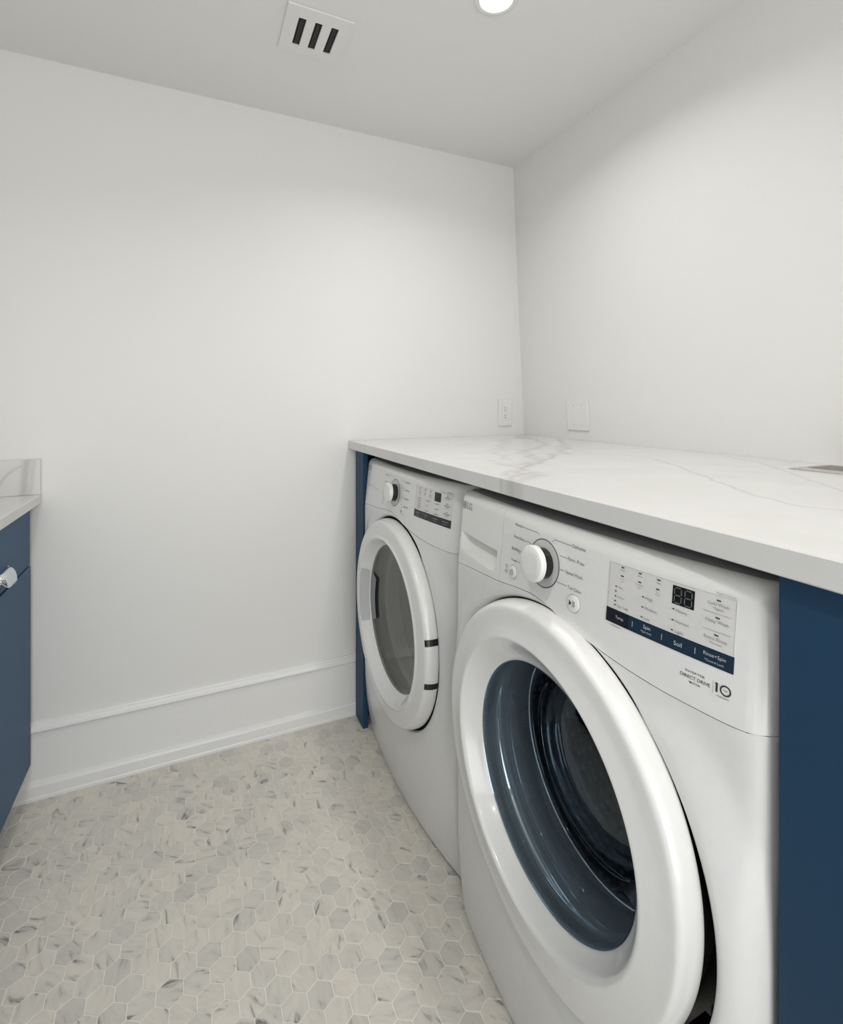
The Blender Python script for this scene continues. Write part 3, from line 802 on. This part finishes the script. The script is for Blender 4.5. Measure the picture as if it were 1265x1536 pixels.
        for q in (0.5150, 0.5581, 0.6011): m.line(pale, [(q, 0.8812), (q, 0.8886)], 0.0007, -0.0016)
        m.line(mid, [(0.4790, 0.8714), (0.4960, 0.8710)], 0.0010)
        # motor badge
        m.text(dark, 'INVERTER', 0.5905, 0.6140, 0.8576, hmax=0.0026)
        m.text(dark, 'DIRECT DRIVE', 0.5845, 0.6204, 0.8510, hmax=0.0060, bold=0.004)
        m.text(dark, 'MOTOR', 0.5962, 0.6092, 0.8452, hmax=0.0030, bold=0.004)
        m.line(mid, [(0.6233, 0.8450), (0.6233, 0.8590)], 0.0004)
        m.line(dark, [(0.6276, 0.8478), (0.6276, 0.8585)], 0.0024); m.line(dark, [(0.6258, 0.8572), (0.6276, 0.8580)], 0.0018)
        m.ring(dark, 0.6372, 0.8530, 0.0044, 0.0062)
        m.text(dark, 'YEAR', 0.6345, 0.6399, 0.8532, hmax=0.0018); m.text(dark, 'WARRANTY', 0.6275, 0.6420, 0.8442, hmax=0.0020)
    else:
        r2 = random.Random(5)
        for s, z in leds[:6]:
            m.line(mid, [(s - 0.004, z - 0.004), (s + 0.004, z - 0.004)], 0.0020, of - 0.0003)
        for s, z in small: m.line(mid, [(s + 0.004, z), (s + 0.004 + r2.uniform(0.008, 0.016), z)], 0.0022, of - 0.0003)
        for s, z in leds[6:]:
            m.line(mid, [(s - 0.012, z - 0.0055), (s + 0.012, z - 0.0055)], 0.0026, of - 0.0003); m.line(mid, [(s - 0.006, z - 0.0100), (s + 0.006, z - 0.0100)], 0.0012, of - 0.0003)
        for s0, s1 in ((0.483, 0.501), (0.527, 0.541), (0.569, 0.590), (0.610, 0.636)):
            m.line(pale, [(s0, 0.8870), (s1, 0.8870)], 0.0022, -0.0016); m.line(pale, [(s0 + 0.003, 0.8812), (s1 - 0.003, 0.8812)], 0.0012, -0.0016)
        m.line(mid, [(0.6210, 0.9612), (0.6432, 0.9612)], 0.0014)
    for q, n_, mt in ((dark, 'dark_lettering', M['ink']), (grey, 'grey_lettering', M['inkgrey']), (mid, 'fine_lettering', M['inkmid']), (pale, 'strip_lettering', M['inkpale'] if washer else M['inkgrey'])):
        if q.v: q.obj(n_, mt, cp)['kind'] = 'stuff'
    # ---- door
    dx = xc - 0.537
    rl, rg, xl, xg = (0.2225, 0.1935, 0.4990, 0.5357) if washer else (0.2310, 0.2060, 0.5010, 0.5330)
    # centres of outer ring, inner lip and glass are a few millimetres apart
    CO, CL, CG = ((m.yc - 0.005, 0.5570), (m.yc - 0.005, 0.5620), (m.yc, 0.5440)) if washer else ((m.yc - 0.003, 0.5470), (m.yc - 0.003, 0.5470), (m.yc - 0.003, 0.5490))
    def cen(r, x):
        if r > 0.250: return CO
        if r > rl - 0.001:
            k = (0.250 - r) / (0.250 - rl + 0.001); return tuple(a + (b - a) * k for a, b in zip(CO, CL))
        k = min(1, (rl - 0.001 - r) / (rl - 0.001 - rg)); return tuple(a + (b - a) * k for a, b in zip(CL, CG))
    prof = [(0.2800, 0.5435), (0.2882, 0.5430), (0.2890, 0.5400), (0.2890, 0.536), (0.2886, 0.5290), (0.2868, 0.5215), (0.2850, 0.5160), (0.2832, 0.5125), (0.2805, 0.5098), (0.2770, 0.5083), (0.2730, 0.5077), (0.2680, 0.5072), (0.2600, 0.5064), (0.2500, 0.5052), (0.2420, xl + 0.0040), (0.2350 if washer else 0.2390, xl + 0.0028), (rl + 0.006, xl + 0.0012), (rl + 0.003, xl + 0.0004), (rl + 0.001, xl + 0.0006), (rl - 0.0015, xl + 0.0026), (rl - 0.005, xl + 0.0075), (rl - 0.010, xl + 0.0145), (rg + 0.012, xg - 0.0115), (rg + 0.006, xg - 0.0050), (rg + 0.002, xg - 0.001), (rg, xg + 0.002), (rg - 0.001, xg + 0.008)]
    prof = [(r, x + dx) for r, x in prof]
    def grip(t, r, x):
        # finger grip: the rim is pulled in on the lower opening side
        if not washer or r < 0.262: return 0.0
        a = math.degrees(t); a = a - 360 if a > 180 else a
        k = max(0.0, 1 - ((a + 12) / 50.0) ** 2)
        return -0.0090 * k * k * min(1, (r - 0.262) / 0.02)
    door = m.lathe(prof, 'door', M['plastic'], root, 200, grip, auto=60, cen=cen)
    YG, ZG = CG
    m.lathe([(r, x + dx) for r, x in [(0.2620, 0.590), (0.2760, 0.562), (0.2845, 0.550), (0.2870, 0.5437)]], 'door_back_ring', M['black'], door, 200, grip, cen=cen)
    if washer:
        g = [(rg - 0.0005, xg + 0.001), (0.1912, 0.5420), (0.1925, 0.5500), (0.1945, 0.5580), (0.1950, 0.5680), (0.1925, 0.5735), (0.1905, 0.5800), (0.1870, 0.6000), (0.1855, 0.6150), (0.1865, 0.6250), (0.1890, 0.6330), (0.1945, 0.6480), (0.1975, 0.6550)]
        m.lathe([(r, x + dx) for r, x in g], 'glass_bowl', M['bowl_side'], door, 160, yc=YG, zc=ZG)
        g = [(0.1975, 0.6560), (0.1900, 0.6600), (0.1720, 0.6600), (0.1560, 0.6520), (0.1400, 0.6400), (0.1150, 0.6300), (0.08, 0.6240), (0.04, 0.6215), (0.001, 0.6210)]
        m.lathe([(r, x + dx) for r, x in g], 'glass_base', M['bowl_base'], door, 160, yc=YG, zc=ZG)
        m.lathe([(0.1972 + 0.0011 * math.cos(a), 0.6553 + dx + 0.0011 * math.sin(a)) for a in np.linspace(0, 2 * math.pi, 9)], 'glass_edge', M['chrome'], door, 160, yc=YG, zc=ZG)
        m.lathe([(r, x + dx) for r, x in [(0.2160, 0.590), (0.2110, 0.600), (0.2090, 0.625), (0.2120, 0.640), (0.2070, 0.658), (0.2100, 0.668), (0.236, 0.672), (0.252, 0.676)]], 'door_gasket', M['rubber'], root)
        dr = m.lathe([(r, x + dx) for r, x in [(0.236, 0.678), (0.248, 0.688), (0.250, 0.70), (0.250, 0.98), (0.240, 0.996)]], 'drum', M['drum'], root, 128)
        m.lathe([(r, x + dx) for r, x in [(0.240, 0.996), (0.19, 1.006), (0.185, 0.995), (0.10, 1.012), (0.04, 0.992), (0.001, 0.988)]], 'drum_back', M['drumback'], dr, 96)
        for a in (35, 155, 275):
            t = math.radians(a); V, F = [], []; nn = 18; prof_ = [(-0.035, 0.0), (-0.022, 0.028), (-0.008, 0.052), (0.008, 0.052), (0.022, 0.028), (0.035, 0.0)]
            for i in range(nn + 1):
                x = 0.70 + dx + 0.26 * i / nn; k = math.sin(math.pi * min(1, (i + 0.5) / nn)) ** 0.35; tw = 0.10 * math.sin(math.pi * i / nn)
                for u, hgt in prof_:
                    r = 0.2505 - hgt * k; tt = t + tw + u / 0.25
                    V.append((x, m.yc - r * math.cos(tt), m.zc + r * math.sin(tt)))
            F = [[i * 6 + j, (i + 1) * 6 + j, (i + 1) * 6 + j + 1, i * 6 + j + 1] for i in range(nn) for j in range(5)]
            mesh_obj('lifter', V, F, M['rubber'], dr, True, 50)
        # little latch detail in the grip recess
        a = math.radians(-27)
        for rr, hw, hh in ((0.2915, 0.004, 0.016), (0.2930, 0.003, 0.004)):
            mb = MB(); yy, zz_ = m.yc - rr * math.cos(a), m.zc + rr * math.sin(a)
            mb.box(xo + 0.014, xo + 0.045, yy - hw, yy + hw, zz_ - hh, zz_ + hh, bev=0.001); mb.obj('latch', M['black'], root)
            a = math.radians(-21)
    else:
        g = [(rg - 0.0005, xg + 0.001), (rg - 0.004, xg + 0.004), (rg - 0.03, xg + 0.0075), (0.12, xg + 0.012), (0.06, xg + 0.0145), (0.001, xg + 0.015)]
        m.lathe([(r, x + dx) for r, x in g], 'door_glass', M['dryer_glass'], door, 128, yc=YG, zc=ZG)
        m.lathe([(r, x + dx) for r, x in [(0.2130, 0.588), (0.205, 0.60), (0.21, 0.64), (0.25, 0.65)]], 'door_gasket', M['pale'], root)
        dr = m.lathe([(r, x + dx) for r, x in [(0.25, 0.652), (0.275, 0.66), (0.275, 1.05), (0.25, 1.07), (0.10, 1.08), (0.001, 1.08)]], 'drum', M['dryerdrum'], root, 128)
        for a in (-60, 60, 180):
            t = math.radians(a); V = []; prof_ = [(-0.03, 0.0), (-0.012, 0.05), (0.012, 0.05), (0.03, 0.0)]
            for x in (0.68 + dx, 1.03 + dx):
                for u, hgt in prof_:
                    r = 0.2755 - hgt; tt = t + u / 0.27; V.append((x, m.yc - r * math.cos(tt), m.zc + r * math.sin(tt)))
            mesh_obj('lifter', V, [[j, j + 1, 5 + j, 4 + j] for j in range(3)] + [[0, 1, 2, 3], [7, 6, 5, 4]], M['pale'], dr)
        # scooped handle on the wall side of the ring, running under the glass
        def patch(name, mat, r0, r1, a0, a1, off, nr=8, na=20, rnd=0.16):
            pr = [(r, x) for r, x in prof if r < 0.262]
            rr_ = np.array([p[0] for p in pr])[::-1]; xx_ = np.array([p[1] for p in pr])[::-1]
            V, F = [], []
            for i in range(na + 1):
                q = -1 + 2 * i / na
                am = math.radians((a0 + a1) / 2 + (a1 - a0) / 2 * q)
                for j in range(nr + 1):
                    u = -1 + 2 * j / nr
                    zz_ = (a1 - a0) / 2
                    sq = 1 - 0.10 * max(0, abs(q) - 0.7) / 0.3
                    r = (r0 + r1) / 2 + (r1 - r0) / 2 * u * sq
                    x = float(np.interp(r, rr_, xx_)) if r > rg else xg + dx + 0.006
                    V.append((x + off, CO[0] - r * math.cos(am), CO[1] + r * math.sin(am)))
            n = nr + 1
            F = [[i * n + j, (i + 1) * n + j, (i + 1) * n + j + 1, i * n + j + 1] for i in range(na) for j in range(nr)]
            return mesh_obj(name, V, F, mat, door, True, 50)
        patch('handle_scoop', M['scoop'], rg + 0.002, 0.2290, 157, 203, -0.0014)
        patch('handle_grip', M['gripblue'], 0.163, rg - 0.001, 157, 203, -0.0040)
        # black hinge covers on the rim
        for a in (9.5, -12.5):
            V = []
            for aa in (a - 1.6, a + 1.6):
                t = math.radians(aa)
                for r, x in [p for p in prof if p[1] < 0.565 + dx and p[0] > 0.2790]:
                    V.append((x - 0.0007, m.yc - (r + 0.0006) * math.cos(t) - 0.003, 0.547 + (r + 0.0006) * math.sin(t)))
            n = len(V) // 2
            mesh_obj('hinge_cover', V, [[j, j + 1, n + j + 1, n + j] for j in range(n - 1)], M['black'], door)
    # grey sliver painted for the shadow where the funnel lines meet
    mb = MB(); rr = rg + 0.004
    t = math.radians(-31 if washer else -52)
    V = []
    for q, r in ((-0.0035, rg + 0.006), (0.0035, rg + 0.006), (0.0012, rl - 0.003), (-0.0012, rl - 0.003)):
        x = float(np.interp(r, [rg, rg + 0.012, rl - 0.006, rl], [xg, xg - 0.010, xl + 0.0075, xl + 0.002])) + dx - 0.0016
        V.append((x, m.yc - r * math.cos(t) + q, m.zc + r * math.sin(t)))
    mb.add(V, [[0, 1, 2, 3]]); mb.obj('funnel_shadow_mark', M['funnelshade'], door)
    return m, root

mw, washer = build_machine('washer', 1.022, 0.537, 0.018, 'white front-loading washer with a dark blue glass bowl and navy touch strip', 'washing machine')
md, dryer = build_machine('dryer', 1.747, 0.553, 0.026, 'white tumble dryer with smoky grey door glass beside the narrow navy panel', 'dryer')

# ------------------------------------------------------------------ wall plates
ol = empty('wall_outlet', (1.2635, YB, 1.142), 'white duplex power outlet on the wall above the worktop corner', 'outlet')
def plate_y(name, x0, x1, z0, z1, y, th, mat, parent, bev):
    return box_obj(name, (x0, x1, y - th, y, z0, z1), mat, parent, bev=bev)
plate_y('plate', 1.2285, 1.2985, 1.0830, 1.2010, YB - 0.0003, 0.006, M['plastic'], ol, 0.002)
ins = plate_y('socket_insert', 1.2470, 1.2800, 1.1090, 1.1750, YB - 0.0060, 0.0022, M['plastic'], ol, 0.0008)
for zc_ in (1.1585, 1.1260):
    plate_y('slot', 1.2575, 1.2592, zc_ - 0.001, zc_ + 0.0070, YB - 0.0081, 0.0004, M['dark'], ins, 0)
    plate_y('slot', 1.2675, 1.2690, zc_ - 0.000, zc_ + 0.0065, YB - 0.0081, 0.0004, M['inkgrey'], ins, 0)
    mb = MB(); mb.cyl((1.2634, YB - 0.0081, zc_ - 0.0070), 'y', 0.0024, 0, -0.0004, 12); mb.obj('ground_hole', M['dark'], ins)

bp_ = empty('blank_wall_plate', (xr(1.135), 1.513, 1.135), 'square white blanking plate with four screws on the long wall', 'wall plate')
def wallx(mb, y0, y1, z0, z1, d0, d1, bev):
    m2 = MB(); m2.box(-d1, -d0, y0, y1, z0, z1, bev)
    mb.add([(x + xr(z), y, z) for x, y, z in m2.v], m2.f)
mb = MB(); wallx(mb, 1.4560, 1.5760, 1.0790, 1.1945, 0.0003, 0.0055, 0.002); mb.obj('plate', M['plastic'], bp_)
for yy in (1.492, 1.536):
    for zz in (1.0985, 1.1755):
        mb = MB(); mb.cyl((xr(zz) - 0.0054, yy, zz), 'x', 0.0030, 0, -0.0007, 12); mb.obj('screw', M['windowframe'], bp_)

# ------------------------------------------------------------------ ceiling vent
vx0, vx1, vy0, vy1 = 0.232, 0.411, 1.332, 1.517
cv = empty('ceiling_vent', ((vx0 + vx1) / 2, (vy0 + vy1) / 2, ZC), 'square white ceiling vent with three black slots', 'vent')
slots = [(0.267, 0.288), (0.312, 0.332), (0.357, 0.3775)]; sy0, sy1 = 1.372, 1.4825
gx = [vx0] + [q for a in slots for q in a] + [vx1]; gy = [vy0, sy0, sy1, vy1]
zt, zb = ZC - 0.0005, ZC - 0.0055
mb = MB()
for i in range(len(gx) - 1):
    for j in range(3):
        if j == 1 and i % 2 == 1: continue
        mb.add([(gx[i], gy[j], zb), (gx[i + 1], gy[j], zb), (gx[i + 1], gy[j + 1], zb), (gx[i], gy[j + 1], zb)], [[0, 1, 2, 3][::-1]])
for a, b in slots:
    q = [(a, sy0), (b, sy0), (b, sy1), (a, sy1)]
    mb.add([(x, y, zb) for x, y in q] + [(x, y, zt) for x, y in q], [[k, (k + 1) % 4, 4 + (k + 1) % 4, 4 + k] for k in range(4)])
q = [(vx0, vy0), (vx1, vy0), (vx1, vy1), (vx0, vy1)]; e = 0.0004
mb.add([(x, y, zb) for x, y in q] + [(x + (e if x > 0.3 else -e), y + (e if y > 1.4 else -e), zt) for x, y in q], [[k, (k + 1) % 4, 4 + (k + 1) % 4, 4 + k] for k in range(4)])
mb.obj('plate', M['ceil'], cv)
for a, b in slots:
    box_obj('duct', (a, b, sy0, sy1, ZC - 0.0012, ZC - 0.0006), M['dark'], cv)
    for k in (0.38, 0.60):
        c = a + (b - a) * k
        box_obj('blade', (c - 0.0012, c + 0.0012, sy0 + 0.006, sy1 - 0.004, ZC - 0.0040, ZC - 0.0013), M['slat'], cv)

# ------------------------------------------------------------------ flush ceiling downlights
def downlight(x, y, label):
    r = empty('ceiling_downlight', (x, y, ZC), label, 'light', 'flush ceiling downlights')
    prof = [(0.058, 0.0), (0.0575, -0.003), (0.054, -0.0055), (0.046, -0.0062), (0.043, -0.0050), (0.042, -0.0030)]
    V, F = [], []; n = 48; k = len(prof)
    for i in range(n):
        t = 2 * math.pi * i / n
        V += [(x + a * math.cos(t), y + a * math.sin(t), ZC + b - 0.0002) for a, b in prof]
    for i in range(n):
        a, b = i * k, ((i + 1) % n) * k
        F += [[a + j, b + j, b + j + 1, a + j + 1] for j in range(k - 1)]
    mesh_obj('trim_ring', V, F, M['plastic'], r, True, 40)
    mb = MB(); mb.cyl((x, y, ZC - 0.0030), 'z', 0.0425, 0.001, -0.0008, 40); mb.obj('lens', M['lens'], r)
    la = bpy.data.lights.new('downlight_lamp', 'AREA'); la.shape = 'DISK'; la.size = 0.080
    la.energy = LAMP_POWER; la.color = LAMP_COL; la.spread = math.radians(150)
    lo = bpy.data.objects.new('downlight_lamp', la); C.objects.link(lo); lo.parent = r; lo.location = (0, 0, -0.0075)
for x, y, lab in LAMPS:
    downlight(x, y, lab)
